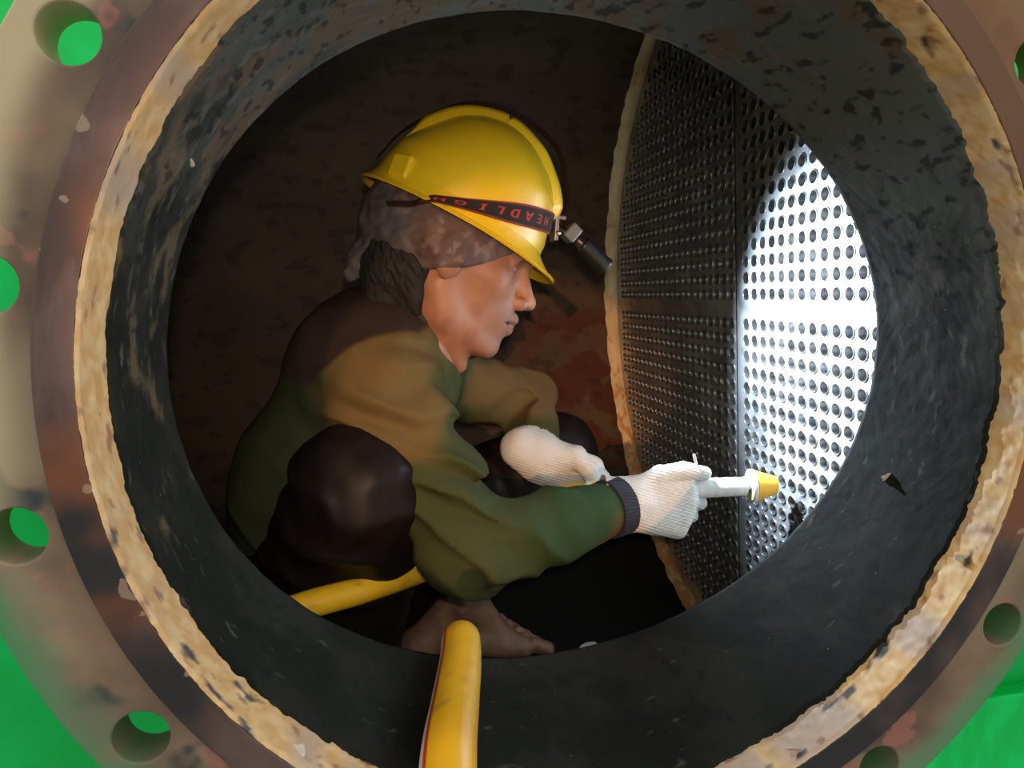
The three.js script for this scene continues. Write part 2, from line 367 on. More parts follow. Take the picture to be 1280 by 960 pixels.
  for (const [x, y, z, s] of [[0.23, -0.133, 0.697, 0.0045], [0.245, -0.104, 0.611, 0.005], [-0.228, 0.137, 0.611, 0.0042], [-0.185, -0.191, 0.699, 0.005], [0.112, -0.241, 0.699, 0.005], [0.14, -0.226, 0.692, 0.0022], [-0.15, -0.2195, 0.66, 0.002]]) {
    const g = new THREE.IcosahedronGeometry(s, 2), p = g.attributes.position;
    for (let i = 0; i < p.count; i++) { const k = 1 + 0.7 * nz(p.getX(i) * 400 + x * 90, p.getY(i) * 400, p.getZ(i) * 400 + y * 60); p.setXYZ(i, p.getX(i) * k * 0.75, p.getY(i) * k * 0.13, p.getZ(i) * k); }
    g.computeVertexNormals();
    const m = mesh('paint_fleck', g, flk, flange, 'pale fleck of paint stuck inside the rim');
    const k = (RN - 0.0002 - (z < 0.65 ? 0.0012 : 0)) / vlen(x, y); m.position.set(x * k, y * k, z); m.rotation.z = Math.atan2(y, x) - Math.PI / 2; m.rotation.y = s * 900;
  }
}

// ------------------------------------------------------------------ tube plate with its tube ends
const sheet = thing('tube_plate', 'round steel tube plate full of holes, brightly lit on its right half', 'tube plate');
{
  const HR = 0.00965, LIM = 0.589;
  const zc = (c) => (c >= 0 ? PITCHT * (GAP / 2 + c) : -PITCHT * (GAP / 2 - 1 - c)), yc = (r) => (r >= 0 ? PITCHT * (LANE / 2 + r) : -PITCHT * (LANE / 2 - 1 - r));
  const iv = (cen, g) => { const L = []; for (let c = -24; c <= 23; c++) { L.push([cen(c) - PITCHT / 2, cen(c) + PITCHT / 2, c]); if (c === -1) L.push([-PITCHT * (g - 1) / 2, PITCHT * (g - 1) / 2, null]); } return L; };
  const P = [], T = [], I = [], N = [], sites = [];
  const vert = (y, z, x = XT, n = [-1, 0, 0]) => { const r = vlen(y, z); if (r > RS - 0.0005) { y *= (RS - 0.0005) / r; z *= (RS - 0.0005) / r; } P.push(x, y, z); T.push(z, y); N.push(...n); return P.length / 3 - 1; };
  for (const [z0, z1, c] of iv(zc, GAP)) for (const [y0, y1, r] of iv(yc, LANE)) {
    const near = vlen(clamp(0, y0, y1), clamp(0, z0, z1)); if (near > RS) continue;
    const xx = c === null ? XT + 0.0016 : XT;                // the pass groove is sunk
    if (c !== null && r !== null && vlen(yc(r), zc(c)) < LIM - HR) {
      const cy = yc(r), cz = zc(c), o = [], q = [], M = 24; sites.push([cy, cz]);
      for (let k = 0; k < M; k++) {
        const a = 2 * Math.PI * k / M, s = Math.sin(a), t = Math.cos(a), m = Math.max(Math.abs(s), Math.abs(t));
        o.push(vert(cy + s / m * PITCHT / 2, cz + t / m * PITCHT / 2)); q.push(vert(cy + s * HR, cz + t * HR));
      }
      for (let k = 0; k < M; k++) { const l = (k + 1) % M; I.push(o[k], q[l], q[k], o[k], o[l], q[l]); }
    } else {
      const a = vert(y0, z0, xx), b = vert(y0, z1, xx), d = vert(y1, z1, xx), e = vert(y1, z0, xx); I.push(a, d, e, a, b, d);
    }
  }
  for (const s of [-1, 1]) {                                // groove walls
    const z = s * PITCHT * (GAP - 1) / 2, n = [0, 0, -s], a = vert(-0.6, z, XT, n), b = vert(0.6, z, XT, n), d = vert(0.6, z, XT + 0.0016, n), e = vert(-0.6, z, XT + 0.0016, n);
    I.push(a, b, d, a, d, e);
  }
  const g = new THREE.BufferGeometry();
  g.setAttribute('position', new THREE.Float32BufferAttribute(P, 3)); g.setAttribute('normal', new THREE.Float32BufferAttribute(N, 3)); g.setAttribute('uv', new THREE.Float32BufferAttribute(T, 2)); g.setIndex(I);
  const stain = colorTex(1024, 1024, (u, v) => {
    const z = (u - 0.5) * 1.25, y = (v - 0.5) * 1.25, n = fbm(z * 9, y * 9, 3, 5);
    let c = mix3([0.36, 0.38, 0.40], [0.56, 0.58, 0.60], sstep(-0.25, 0.25, n));
    c = mix3(c, [0.30, 0.32, 0.30], sstep(0.05, 0.3, fbm(z * 24 + 7, y * 24, 5, 4)) * 0.7);
    const dep = fbm(z * 70 + 3, y * 70, 9, 3) + 0.5 * fbm(z * 6, y * 6 + 2, 3, 2); c = mix3(c, [0.62, 0.60, 0.50], sstep(0.2, 0.3, dep) * 0.8);
    return c;
  });
  const rough = greyTex(512, 512, (u, v) => 0.48 + 0.4 * fbm(u * 40, v * 40, 1, 4));
  for (const t of [stain, rough]) { t.repeat.set(1 / 1.25, 1 / 1.25); t.offset.set(0.5, 0.5); }
  mesh('plate', g, std({ map: stain, roughnessMap: rough, roughness: 0.9, metalness: 0.7 }), sheet, 'flat steel plate drilled with rows of holes and a plain middle groove');
  // tube ends: a lip, a short outside wall and the bore running into the dark
  const prof = [[0.00955, 0.012], [0.00955, -0.0012], [0.0093, -0.0017], [0.0088, -0.0017], [0.0085, -0.0012], [0.0083, 0.004], [0.0083, 0.15]];
  const lathe = new THREE.LatheGeometry(prof.map(([r, x]) => new THREE.Vector2(r, x)), 20); lathe.rotateZ(-Math.PI / 2);
  const tubeMat = [0.5, 0.42, 0.35].map((k) => std({ color: rgb(k * 1.0, k * 1.0, k * 1.0), metalness: 0.9, roughness: 0.36 }));
  const seen = (y, z) => {                                  // does the line from the photograph's place to this tube pass through the throat?
    const p = V(XT, y, z);
    for (const zz of [0.7, 0.6, 0.568, 0.54, 0.51]) { const t = (zz - CAM.z) / (p.z - CAM.z); const x = lerp(CAM.x, p.x, t), yy = lerp(CAM.y, p.y, t); if (zz <= Math.sqrt(RLIP * RLIP - Math.min(yy * yy, 0.1)) + 0.02 || zz > 0.56) { if (vlen(x, yy) > RN) return false; } }
    return p.clone().project(camera).x < 0.98;
  };
  const order = sites.map(([y, z]) => ({ y, z, d: V(XT, y, z).distanceTo(CAM), s: seen(y, z) })).sort((a, b) => (b.s - a.s) || (a.d - b.d));
  order.slice(0, 300).forEach(({ y, z }, i) => {
    const m = mesh(i ? 'tube_end_' + String(i).padStart(3, '0') : 'tube_end', lathe, tubeMat[Math.floor(rnd() * 3)], sheet); m.position.set(XT, y, z);
  });
  const rest = order.slice(300), im = new THREE.InstancedMesh(lathe, tubeMat[1], rest.length); im.name = 'tube_ends_beyond'; im.userData.kind = 'stuff';
  rest.forEach(({ y, z }, i) => im.setMatrixAt(i, new THREE.Matrix4().makeTranslation(XT, y, z)));
  sheet.add(im);
  const back = new THREE.CylinderGeometry(RS - 0.001, RS - 0.001, 0.02, 72); back.rotateZ(Math.PI / 2);
  mesh('backing', back, std({ color: rgb(0.02, 0.02, 0.025) }), sheet).position.x = XT + 0.165;
}

// ------------------------------------------------------------------ the man
const man = thing('person', 'man squatting in a green and tan shirt, black trousers and white gloves', 'person');
// head frame
const HP = 20 * Math.PI / 180, HEAD = V(-0.013, 0.108, 0.08), HS = 1.06;
const hf = V(Math.cos(HP), -Math.sin(HP), 0), hu = V(Math.sin(HP), Math.cos(HP), 0), hs = V(0, 0, 1);
const hp = (f, u, s) => HEAD.clone().addScaledVector(hf, f * HS).addScaledVector(hu, u * HS).addScaledVector(hs, s * HS);
const HB = [hf, hu, hs], hr = (a) => a.map((x) => x * HS);
// joints
const J = {
  neck: V(-0.075, -0.005, 0.06), chest: V(-0.135, -0.075, 0.035), waist: V(-0.215, -0.22, 0.0), pelvis: V(-0.25, -0.385, -0.02),
  shR: V(-0.122, -0.078, 0.175), elR: V(-0.035, -0.268, 0.225), wrR: V(0.198, -0.258, 0.135),
  shL: V(-0.045, -0.085, -0.12), elL: V(0.135, -0.160, -0.215), wrL: V(0.118, -0.226, -0.062),
  hiR: V(-0.255, -0.40, 0.06), knR: V(-0.163, -0.178, 0.21), anR: V(-0.195, -0.52, -0.045),
  hiL: V(-0.235, -0.40, -0.10), knL: V(0.185, -0.262, -0.215), anL: V(-0.018, -0.474, -0.105),
};
const skin = std({ vertexColors: true, roughness: 0.55 });
const skinC = [0.34, 0.15, 0.085];

// hands -------------------------------------------------------------
function hand(o, d, t, n, curls, thumb, r = 1) {           // wrist, along the palm, towards the thumb, back of the hand
  d.normalize(); n.addScaledVector(d, -n.dot(d)).normalize(); t.copy(t).addScaledVector(d, -t.dot(d)).addScaledVector(n, -t.dot(n)).normalize();
  const at = (a, b, c) => o.clone().addScaledVector(d, a).addScaledVector(t, b).addScaledVector(n, c), out = [];
  out.push(cap(at(-0.03, 0, 0), at(0.012, 0, 0), 0.026 * r, 0.028 * r, 0.02));
  const row = [0.031, 0.011, -0.010, -0.029], far = [0.088, 0.092, 0.087, 0.079], len = [[0.042, 0.026, 0.021], [0.046, 0.029, 0.022], [0.042, 0.027, 0.021], [0.034, 0.02, 0.018]], rad = [0.0102, 0.0105, 0.0098, 0.0088];
  row.forEach((b, i) => {
    out.push(cap(at(0.006, b * 0.62, -0.002), at(far[i], b, 0), 0.0165 * r, 0.0125 * r, 0.014));
    let p = at(far[i], b, 0), A = 0;
    curls[i].forEach((c, q) => {
      A += c * Math.PI / 180;
      const e = p.clone().addScaledVector(d, Math.cos(A) * len[i][q]).addScaledVector(n, -Math.sin(A) * len[i][q]).addScaledVector(t, -b * 0.08);
      out.push(cap(p, e, (rad[i] - q * 0.0008) * r, (rad[i] - q * 0.0008 - 0.0006) * r, q ? 0.003 : 0.005)); p = e;
    });
  });
  out.push(cap(at(0.016, 0.014, -0.008), at(...thumb[0]), 0.017 * r, 0.0135 * r, 0.012));
  out.push(cap(at(...thumb[0]), at(...thumb[1]), 0.0128 * r, 0.0115 * r, 0.004));
  out.push(cap(at(...thumb[1]), at(...thumb[2]), 0.0115 * r, 0.0098 * r, 0.003));
  return out;
}
const HR_D = V(0.96, -0.16, 0.12), HR_T = V(0.2, 0.97, -0.12), HR_N = V(-0.12, 0.22, 0.97);
const curlR = [[38, 62, 50], [52, 72, 52], [58, 76, 54], [62, 78, 55]];
const handR = hand(J.wrR, HR_D, HR_T, HR_N, curlR, [[0.046, 0.045, 0.006], [0.078, 0.055, 0.008], [0.110, 0.054, 0.004]], 1.08);
const HL_D = V(0.84, -0.50, 0.12), HL_T = V(0.46, 0.80, 0.26), HL_N = V(0.24, 0.36, -0.9);
const curlL = [[48, 70, 55], [55, 76, 55], [60, 78, 55], [62, 80, 55]];
const handL = hand(J.wrL, HL_D, HL_T, HL_N, curlL, [[0.05, 0.040, -0.012], [0.078, 0.036, -0.026], [0.1, 0.022, -0.036]], 1.36);

// body ---------------------------------------------------------------
const neckA = hp(-0.028, -0.05, 0);
const body = [
  cap(J.chest, J.waist, 0.115, 0.105), cap(J.waist, J.pelvis, 0.105, 0.125, 0.06), cap(V(-0.13, -0.06, 0.13), V(-0.09, -0.065, -0.08), 0.06, 0.06, 0.06),
  cap(J.chest, J.neck, 0.06, 0.055, 0.05), cap(J.neck, neckA, 0.054, 0.05, 0.03),
  cap(J.shR, J.elR, 0.05, 0.04, 0.04), cap(J.elR, J.wrR, 0.04, 0.027), cap(J.shL, J.elL, 0.05, 0.04, 0.04), cap(J.elL, J.wrL, 0.04, 0.027),
  cap(J.hiR, J.knR, 0.085, 0.058, 0.05), cap(J.knR, J.anR, 0.054, 0.036), cap(J.hiL, J.knL, 0.085, 0.058, 0.05), cap(J.knL, J.anL, 0.054, 0.031),
];
const foot = (an, heel, ball, zin, sgn) => {               // sgn: side of the big toe along z
  const P = [cap(an, heel.clone().add(V(0.016, 0.010, 0)), 0.030, 0.030, 0.022), cap(heel, heel.clone().add(V(0.035, 0, 0)), 0.028, 0.029, 0.02)];
  P.push(cap(an.clone().add(V(0.02, -0.02, 0)), ball.clone().add(V(-0.02, 0.018, sgn * 0.012)), 0.029, 0.019, 0.022));
  P.push(cap(heel.clone().add(V(0.05, 0, 0)), ball.clone().add(V(0, 0.0, -sgn * 0.026)), 0.026, 0.018, 0.02));
  P.push(cap(heel.clone().add(V(0.06, 0.012, sgn * 0.012)), ball.clone().add(V(0.004, 0.002, sgn * 0.026)), 0.024, 0.021, 0.02));
  P.push(cap(an.clone().add(V(0.002, 0.002, sgn * 0.03)), an.clone().add(V(-0.004, -0.004, sgn * 0.03)), 0.011, 0.010, 0.008));
  for (let i = 0; i < 5; i++) {
    const s = sgn * (0.03 - i * 0.0175), L = [0.058, 0.052, 0.044, 0.035, 0.026][i], r = [0.0135, 0.0098, 0.009, 0.0085, 0.008][i], b = ball.clone().add(V(-0.006 - i * 0.007, i * 0.0055, s));
    P.push(cap(b, b.clone().add(V(L * 0.6, 0.006, s * 0.06)), r, r, 0.0045)); P.push(cap(b.clone().add(V(L * 0.6, 0.006, s * 0.06)), b.clone().add(V(L, -0.004, s * 0.1)), r, r * 0.94, 0.003));
  }
  return P;
};
const footL = foot(J.anL, V(-0.105, -0.553, -0.11), V(0.072, -0.572, -0.118), 0, 1);
const footR = foot(J.anR, V(-0.255, -0.562, -0.045), V(-0.085, -0.574, -0.03), 0, -1);
// head ---------------------------------------------------------------
const head = [
  ell(hp(-0.015, 0.035, 0), hr([0.098, 0.094, 0.075]), 0.02, HB),
  ell(hp(0.03, -0.03, 0), hr([0.060, 0.085, 0.056]), 0.03, HB),
  cap(hp(-0.008, -0.05, 0.05), hp(0.004, -0.083, 0.046), 0.016 * HS, 0.014 * HS, 0.025), cap(hp(-0.008, -0.05, -0.05), hp(0.004, -0.083, -0.046), 0.016 * HS, 0.014 * HS, 0.025),
  cap(hp(0.002, -0.083, 0.045), hp(0.064, -0.108, 0.016), 0.014 * HS, 0.014 * HS, 0.025), cap(hp(0.002, -0.083, -0.045), hp(0.064, -0.108, -0.016), 0.014 * HS, 0.014 * HS, 0.025),
  ell(hp(0.075, -0.107, 0), hr([0.016, 0.016, 0.02]), 0.014, HB),
  ell(hp(0.048, -0.022, 0.043), hr([0.022, 0.018, 0.02]), 0.02, HB), ell(hp(0.048, -0.022, -0.043), hr([0.022, 0.018, 0.02]), 0.02, HB),
  cap(hp(0.078, 0.018, 0.036), hp(0.088, 0.014, 0), 0.012 * HS, 0.012 * HS, 0.014), cap(hp(0.078, 0.018, -0.036), hp(0.088, 0.014, 0), 0.012 * HS, 0.012 * HS, 0.014),
  ell(hp(0.073, -0.068, 0), hr([0.025, 0.03, 0.03]), 0.016, HB),
  cap(hp(0.089, 0.004, 0), hp(0.107, -0.033, 0), 0.0085 * HS, 0.0105 * HS, 0.012), ell(hp(0.110, -0.038, 0), hr([0.0125, 0.0105, 0.0125]), 0.006, HB),
  ell(hp(0.098, -0.043, 0.0135), hr([0.012, 0.009, 0.008]), 0.005, HB), ell(hp(0.098, -0.043, -0.0135), hr([0.012, 0.009, 0.008]), 0.005, HB),
  { ...ell(hp(0.094, -0.004, 0.034), hr([0.016, 0.013, 0.018]), 0.012, HB), sub: true }, { ...ell(hp(0.094, -0.004, -0.034), hr([0.016, 0.013, 0.018]), 0.012, HB), sub: true },
  cap(hp(0.076, 0.0055, 0.024), hp(0.068, 0.004, 0.044), 0.006 * HS, 0.005 * HS, 0.006), cap(hp(0.076, 0.0055, -0.024), hp(0.068, 0.004, -0.044), 0.006 * HS, 0.005 * HS, 0.006),
  cap(hp(0.075, -0.012, 0.024), hp(0.067, -0.011, 0.044), 0.005 * HS, 0.005 * HS, 0.006), cap(hp(0.075, -0.012, -0.024), hp(0.067, -0.011, -0.044), 0.005 * HS, 0.005 * HS, 0.006),
  cap(hp(0.097, -0.0645, 0), hp(0.084, -0.067, 0.02), 0.0078 * HS, 0.004 * HS, 0.006), cap(hp(0.097, -0.0645, 0), hp(0.084, -0.067, -0.02), 0.0078 * HS, 0.004 * HS, 0.006),
  cap(hp(0.093, -0.0785, 0), hp(0.082, -0.0735, 0.018), 0.0082 * HS, 0.004 * HS, 0.006), cap(hp(0.093, -0.0785, 0), hp(0.082, -0.0735, -0.018), 0.0082 * HS, 0.004 * HS, 0.006),
  { ...cap(hp(0.106, -0.0715, 0), hp(0.085, -0.071, 0.024), 0.0014, 0.0014, 0.003), sub: true }, { ...cap(hp(0.106, -0.0715, 0), hp(0.085, -0.071, -0.024), 0.0014, 0.0014, 0.003), sub: true },
  { ...cap(hp(0.103, -0.046, 0.006), hp(0.1, -0.05, 0.007), 0.0025, 0.0025, 0.002), sub: true },
  ell(hp(-0.010, -0.012, 0.074), hr([0.019, 0.031, 0.009]), 0.006, HB), ell(hp(-0.010, -0.012, -0.074), hr([0.019, 0.031, 0.009]), 0.006, HB),
  { ...ell(hp(-0.002, -0.008, 0.083), hr([0.010, 0.014, 0.007]), 0.004, HB), sub: true },
  cap(neckA, J.neck, 0.05, 0.054, 0.03), cap(hp(0.02, -0.085, 0), hp(-0.01, -0.13, 0), 0.03, 0.035, 0.03),
  cap(hp(-0.015, -0.055, 0.052), V(-0.02, -0.05, 0.085), 0.011, 0.012, 0.02),
];
{
  const fb = field([...body, ...footR, ...handR.map((p) => ({ ...p, d: (x, y, z) => p.d(x, y, z) + 0.0035 })), ...handL.map((p) => ({ ...p, d: (x, y, z) => p.d(x, y, z) + 0.0035 }))]);
  const gb = nets(fb, [-0.42, -0.63, -0.34], [0.36, 0.02, 0.34], 0.0075);
  const gf = nets(field([cap(J.knL, J.anL, 0.054, 0.031), ...footL]), [-0.16, -0.62, -0.2], [0.17, -0.38, -0.03], 0.0028);
  const gh = nets(field(head), [-0.16, -0.09, -0.04], [0.16, 0.27, 0.2], 0.003);
  const col = (x, y, z) => {
    const p = V(x, y, z).sub(HEAD), f = p.dot(hf) / HS, u = p.dot(hu) / HS, s = p.z / HS;
    let c = mix3(skinC, [0.27, 0.11, 0.06], sstep(-0.2, 0.3, fbm(x * 30, y * 30, z * 30, 3)));
    if (y < -0.1) return mix3([0.25, 0.135, 0.09], [0.17, 0.09, 0.06], sstep(-0.1, 0.3, fbm(x * 40, y * 40, z * 40, 3)));
    c = mix3(c, [0.28, 0.105, 0.075], sstep(0.011, 0.004, Math.abs(u + 0.071)) * sstep(0.078, 0.088, f) * sstep(0.026, 0.02, Math.abs(s)));
    c = mix3(c, [0.03, 0.018, 0.012], sstep(0.006, 0.003, Math.abs(u - 0.019)) * sstep(0.068, 0.074, f) * sstep(0.05, 0.045, Math.abs(s)) * 0.85);
    c = mix3(c, [0.19, 0.10, 0.07], sstep(-0.045, -0.055, u) * sstep(0.05, 0.075, f) * 0.45);
    return c;
  };
  mesh('body', paint(mergeGeometries([gb, gf, gh]), col), skin, man, 'tanned skin of the face, neck and bare foot');
  for (const s of [-1, 1]) {
    const e = new THREE.SphereGeometry(0.0118 * HS, 20, 14);
    const ey = paint(e, (x, y, z) => { const a = V(x, y, z).normalize(), q = a.x * 0.94 - a.y * 0.3; return q > 0.965 ? [0.005, 0.004, 0.003] : q > 0.88 ? [0.03, 0.014, 0.008] : [0.3, 0.24, 0.2]; });
    mesh('eye', ey, std({ vertexColors: true, roughness: 0.2 }), man, 'dark brown eye').position.copy(hp(0.0665, -0.003, s * 0.033));
  }
}
// hair under the scarf
{
  const f0 = field([ell(hp(-0.062, -0.028, 0), hr([0.052, 0.06, 0.062]), 0.02, HB), cap(hp(-0.07, -0.05, 0.02), hp(-0.066, -0.1, 0.02), 0.04, 0.028, 0.03), cap(hp(-0.045, -0.04, 0.05), hp(-0.034, -0.085, 0.05), 0.02, 0.012, 0.02)]);
  const f = (x, y, z) => f0(x, y, z) - 0.0035 * nz(x * 120 + y * 60, y * 26, z * 130) - 0.002 * nz(x * 210, y * 60, z * 210);
  mesh('hair', nets(f, [-0.2, -0.06, -0.04], [0.03, 0.18, 0.2], 0.003), std({ color: rgb(0.007, 0.005, 0.0045), roughness: 0.8 }), man, 'black hair at the nape below the head scarf');
}
// scarf: cap over the skull, cut along the brow line, with a knot and a tail behind
{
  const A = hp(0.095, 0.035, 0), lo = V(-0.07, 0.055, 0);
  const cutN = V(0.28, 0.96, 0).normalize();
  const f0 = field([ell(hp(-0.015, 0.037, 0), hr([0.107, 0.102, 0.084]), 0.02, HB), ell(hp(-0.012, -0.008, 0), hr([0.06, 0.05, 0.090]), 0.03, HB), ell(hp(-0.075, 0.0, 0.0), hr([0.05, 0.05, 0.06]), 0.03, HB)]);
  const hq = (a, b, c) => HEAD.clone().add(V(a, b, c));
  const tail = field([cap(hq(-0.088, 0.004, 0.012), hq(-0.122, -0.004, 0.016), 0.021, 0.017, 0.02), cap(hq(-0.122, -0.004, 0.016), hq(-0.142, -0.026, 0.022), 0.016, 0.011, 0.02), cap(hq(-0.09, 0.02, 0.0), hq(-0.108, 0.062, 0.0), 0.017, 0.013, 0.015), ell(hq(-0.09, 0.006, 0.01), [0.026, 0.026, 0.03], 0.01)]);
  const E1 = hp(0.082, 0.0265, 0.04), E2 = hp(-0.058, -0.045, 0.04), E = E1.clone().sub(E2).normalize();
  const f = (x, y, z) => {
    const w = 0.0035 * nz(x * 34 + y * 22, y * 40 - x * 20, z * 30) + 0.0022 * nz(x * 80, y * 90, z * 60);
    let d = f0(x, y, z) - w;
    const t = clamp((x - E2.x) / (E1.x - E2.x), -0.4, 1.3), edge = lerp(E2.y, E1.y, t) - 0.012 * Math.sin(clamp(t) * Math.PI);
    d = smax(d, (edge - y) * 0.9, 0.004);
    return smin(d, tail(x, y, z) - 1.4 * w, 0.012);
  };
  const g = paint(nets(f, [-0.23, 0.0, -0.04], [0.13, 0.27, 0.2], 0.003), (x, y, z) => {
    const n = nz(x * 30 + 3, y * 30, z * 30), back = sstep(-0.055, -0.085, x + 0.2 * (y - 0.1));
    let c = mix3([0.085, 0.045, 0.042], [0.12, 0.072, 0.066], sstep(-0.2, 0.3, n));
    const m = fbm(x * 45, y * 45 + 6, z * 45, 3); c = mix3(c, [0.19, 0.125, 0.11], sstep(0.1, 0.16, m) * 0.8);
    c = mix3(c, [0.055, 0.05, 0.055], back * 0.75);
    return c;
  });
  mesh('head_scarf', g, std({ vertexColors: true, roughness: 0.75, sheen: 0.3 }), man, 'brown patterned scarf knotted behind the head');
}
// shirt ---------------------------------------------------------------
const foldAt = (x, y, z, c, dir, freq, reach, amp) => { const p = V(x, y, z).sub(c), l = p.length(); return l > reach ? 0 : amp * Math.pow(1 - l / reach, 0.7) * (1.1 - 1.9 * Math.pow(0.03 + Math.pow(Math.sin(0.5 * (p.dot(dir) * freq + 3.2 * nz(x * 13, y * 13, z * 13))), 2), 0.42)); };
{
  const cuffR = J.elR.clone().lerp(J.wrR, 0.90), cuffL = J.elL.clone().lerp(J.wrL, 0.86);
  const f0 = field([
    cap(V(-0.14, -0.065, 0.075), V(-0.215, -0.22, 0.055), 0.112, 0.118, 0.05), cap(V(-0.125, -0.07, -0.01), V(-0.205, -0.22, -0.055), 0.112, 0.118, 0.06),
    cap(V(-0.215, -0.21, 0.055), V(-0.235, -0.36, 0.05), 0.118, 0.125, 0.05), cap(V(-0.205, -0.22, -0.055), V(-0.22, -0.37, -0.08), 0.118, 0.12, 0.05),
    cap(V(-0.15, -0.04, 0.11), V(-0.08, -0.05, -0.07), 0.078, 0.075, 0.05), cap(V(-0.13, -0.02, 0.05), V(-0.09, -0.005, 0.055), 0.075, 0.066, 0.04),
    cap(J.shR, J.shR.clone().lerp(J.elR, 0.5), 0.071, 0.062, 0.035), cap(J.shR.clone().lerp(J.elR, 0.5), J.elR, 0.062, 0.056, 0.02),
    cap(J.elR, J.elR.clone().lerp(J.wrR, 0.5), 0.056, 0.049, 0.02), cap(J.elR.clone().lerp(J.wrR, 0.5), cuffR, 0.049, 0.037, 0.01),
    cap(J.shL, J.elL, 0.066, 0.055, 0.035), cap(J.elL, cuffL, 0.055, 0.038, 0.02),
    { ...cap(V(-0.03, 0.03, 0.065), V(-0.055, -0.03, 0.062), 0.05, 0.045, 0.012), sub: true },
  ]);
  const dUp = J.elR.clone().sub(J.shR).normalize(), dFo = J.wrR.clone().sub(J.elR).normalize();
  const inner = J.elR.clone().add(V(0.03, 0.05, 0.01)), dIn = V(0.2, 0.9, 0.1).normalize();
  const f = (x, y, z) => {
    const d = f0(x, y, z); if (Math.abs(d) > 0.02) return d;
    let w = 0.005 * nz(x * 11, y * 13, z * 12) + 0.0022 * nz(x * 33 + 2, y * 30, z * 28);
    w += foldAt(x, y, z, inner, V(0.55, 0.8, 0.1), 130, 0.14, 0.012);
    w += foldAt(x, y, z, V(-0.05, -0.14, 0.2), V(0.3, 0.95, -0.05), 140, 0.16, 0.009);
    w += foldAt(x, y, z, V(-0.13, -0.12, 0.2), V(0.35, 0.9, 0.1), 120, 0.12, 0.008);
    w += foldAt(x, y, z, J.elL, V(0.6, 0.5, 0.6), 110, 0.14, 0.010);
    w += foldAt(x, y, z, V(-0.25, -0.27, 0.1), V(0.5, 0.85, 0.1), 75, 0.18, 0.006);
    return d - w;
  };
  const g = paint(nets(f, [-0.4, -0.53, -0.32], [0.24, 0.12, 0.32], 0.005), (x, y, z) => {
    const n = 0.02 * nz(x * 22, y * 22, z * 22);
    const G = [0.042, 0.052, 0.018], G2 = [0.026, 0.054, 0.021], TAN = [0.125, 0.083, 0.031], BR = [0.034, 0.021, 0.0175];
    let c = mix3(G, [0.052, 0.056, 0.02], sstep(-0.2, 0.2, nz(x * 9, y * 9, z * 9)));
    c = mix3(c, G2, sstep(0.02, 0.09, x + n) * sstep(0.02, 0.1, z + 0.02));                     // darker green forearm
    c = mix3(c, [0.034, 0.04, 0.018], sstep(-0.17, -0.21, x + 0.3 * y + n));                   // the back
    // tan sleeve head and chest front: warm light on the shoulder put into colour
    const cap1 = sstep(0.02, -0.02, Math.abs(x + 0.125 + n) - 0.075 + 0.35 * Math.max(0, -0.09 - y)) * sstep(-0.145, -0.115, y + n + 0.25 * (x + 0.12)) * sstep(0.07, 0.11, z);
    c = mix3(c, TAN, cap1);
    c = mix3(c, TAN, sstep(0.05, 0.02, vlen(x - 0.168, (y + 0.30) * 1.0, (z - 0.15) * 0.5) + n));        // patch by the cuff
    c = mix3(c, [0.12, 0.075, 0.03], sstep(-0.05, -0.09, z) * sstep(-0.16, -0.12, y + n + 0.25 * x) * sstep(-0.01, 0.03, x + n));  // far sleeve
    // brown yoke across the upper back
    const yoke = sstep(0.006, -0.006, (-0.062 - y) + 0.55 * Math.max(0, x + 0.19) + 0.9 * Math.max(0, z - 0.16) + 0.4 * Math.max(0, -0.21 - x) + 0.25 * n) * sstep(-0.03, -0.07, x);
    c = mix3(c, BR, yoke);
    return c;
  });
  mesh('shirt', g, std({ vertexColors: true, roughness: 0.9, specularIntensity: 0.3 }), man, 'long sleeved shirt in green, tan and brown patches');
  const dl = J.wrR.clone().sub(J.elR).normalize();
  const ringF = field([{ k: 0, d: (x, y, z) => { const p = V(x, y, z).sub(cuffR), a = p.dot(dl), r = Math.sqrt(Math.max(0, p.lengthSq() - a * a)); return Math.max(Math.abs(r - 0.0335) - 0.006, Math.abs(a - 0.006) - 0.012) - 0.0015 + 0.0006 * Math.sin(Math.atan2(p.y, p.z) * 50); } }]);
  mesh('cuff', nets(ringF, [cuffR.x - 0.06, cuffR.y - 0.06, cuffR.z - 0.06], [cuffR.x + 0.06, cuffR.y + 0.06, cuffR.z + 0.06], 0.002), std({ color: rgb(0.016, 0.02, 0.032), roughness: 0.9 }), man, 'dark navy knitted cuff of the right sleeve');
  const cpts = []; for (let i = 0; i <= 22; i++) { const a = lerp(-1.1, 4.25, i / 22); cpts.push(V(-0.062 + 0.066 * Math.cos(a) * 0.95 + 0.012 * Math.sin(a), 0.0 + 0.012 * Math.sin(a * 1.0) - 0.045 * Math.cos(a) * 0.75, 0.06 + 0.064 * Math.sin(a))); }
  mesh('collar', tube(cpts, 0.012, 80, 10), std({ color: rgb(0.028, 0.022, 0.018), roughness: 0.85 }), man, 'dark turned collar of the shirt');
}
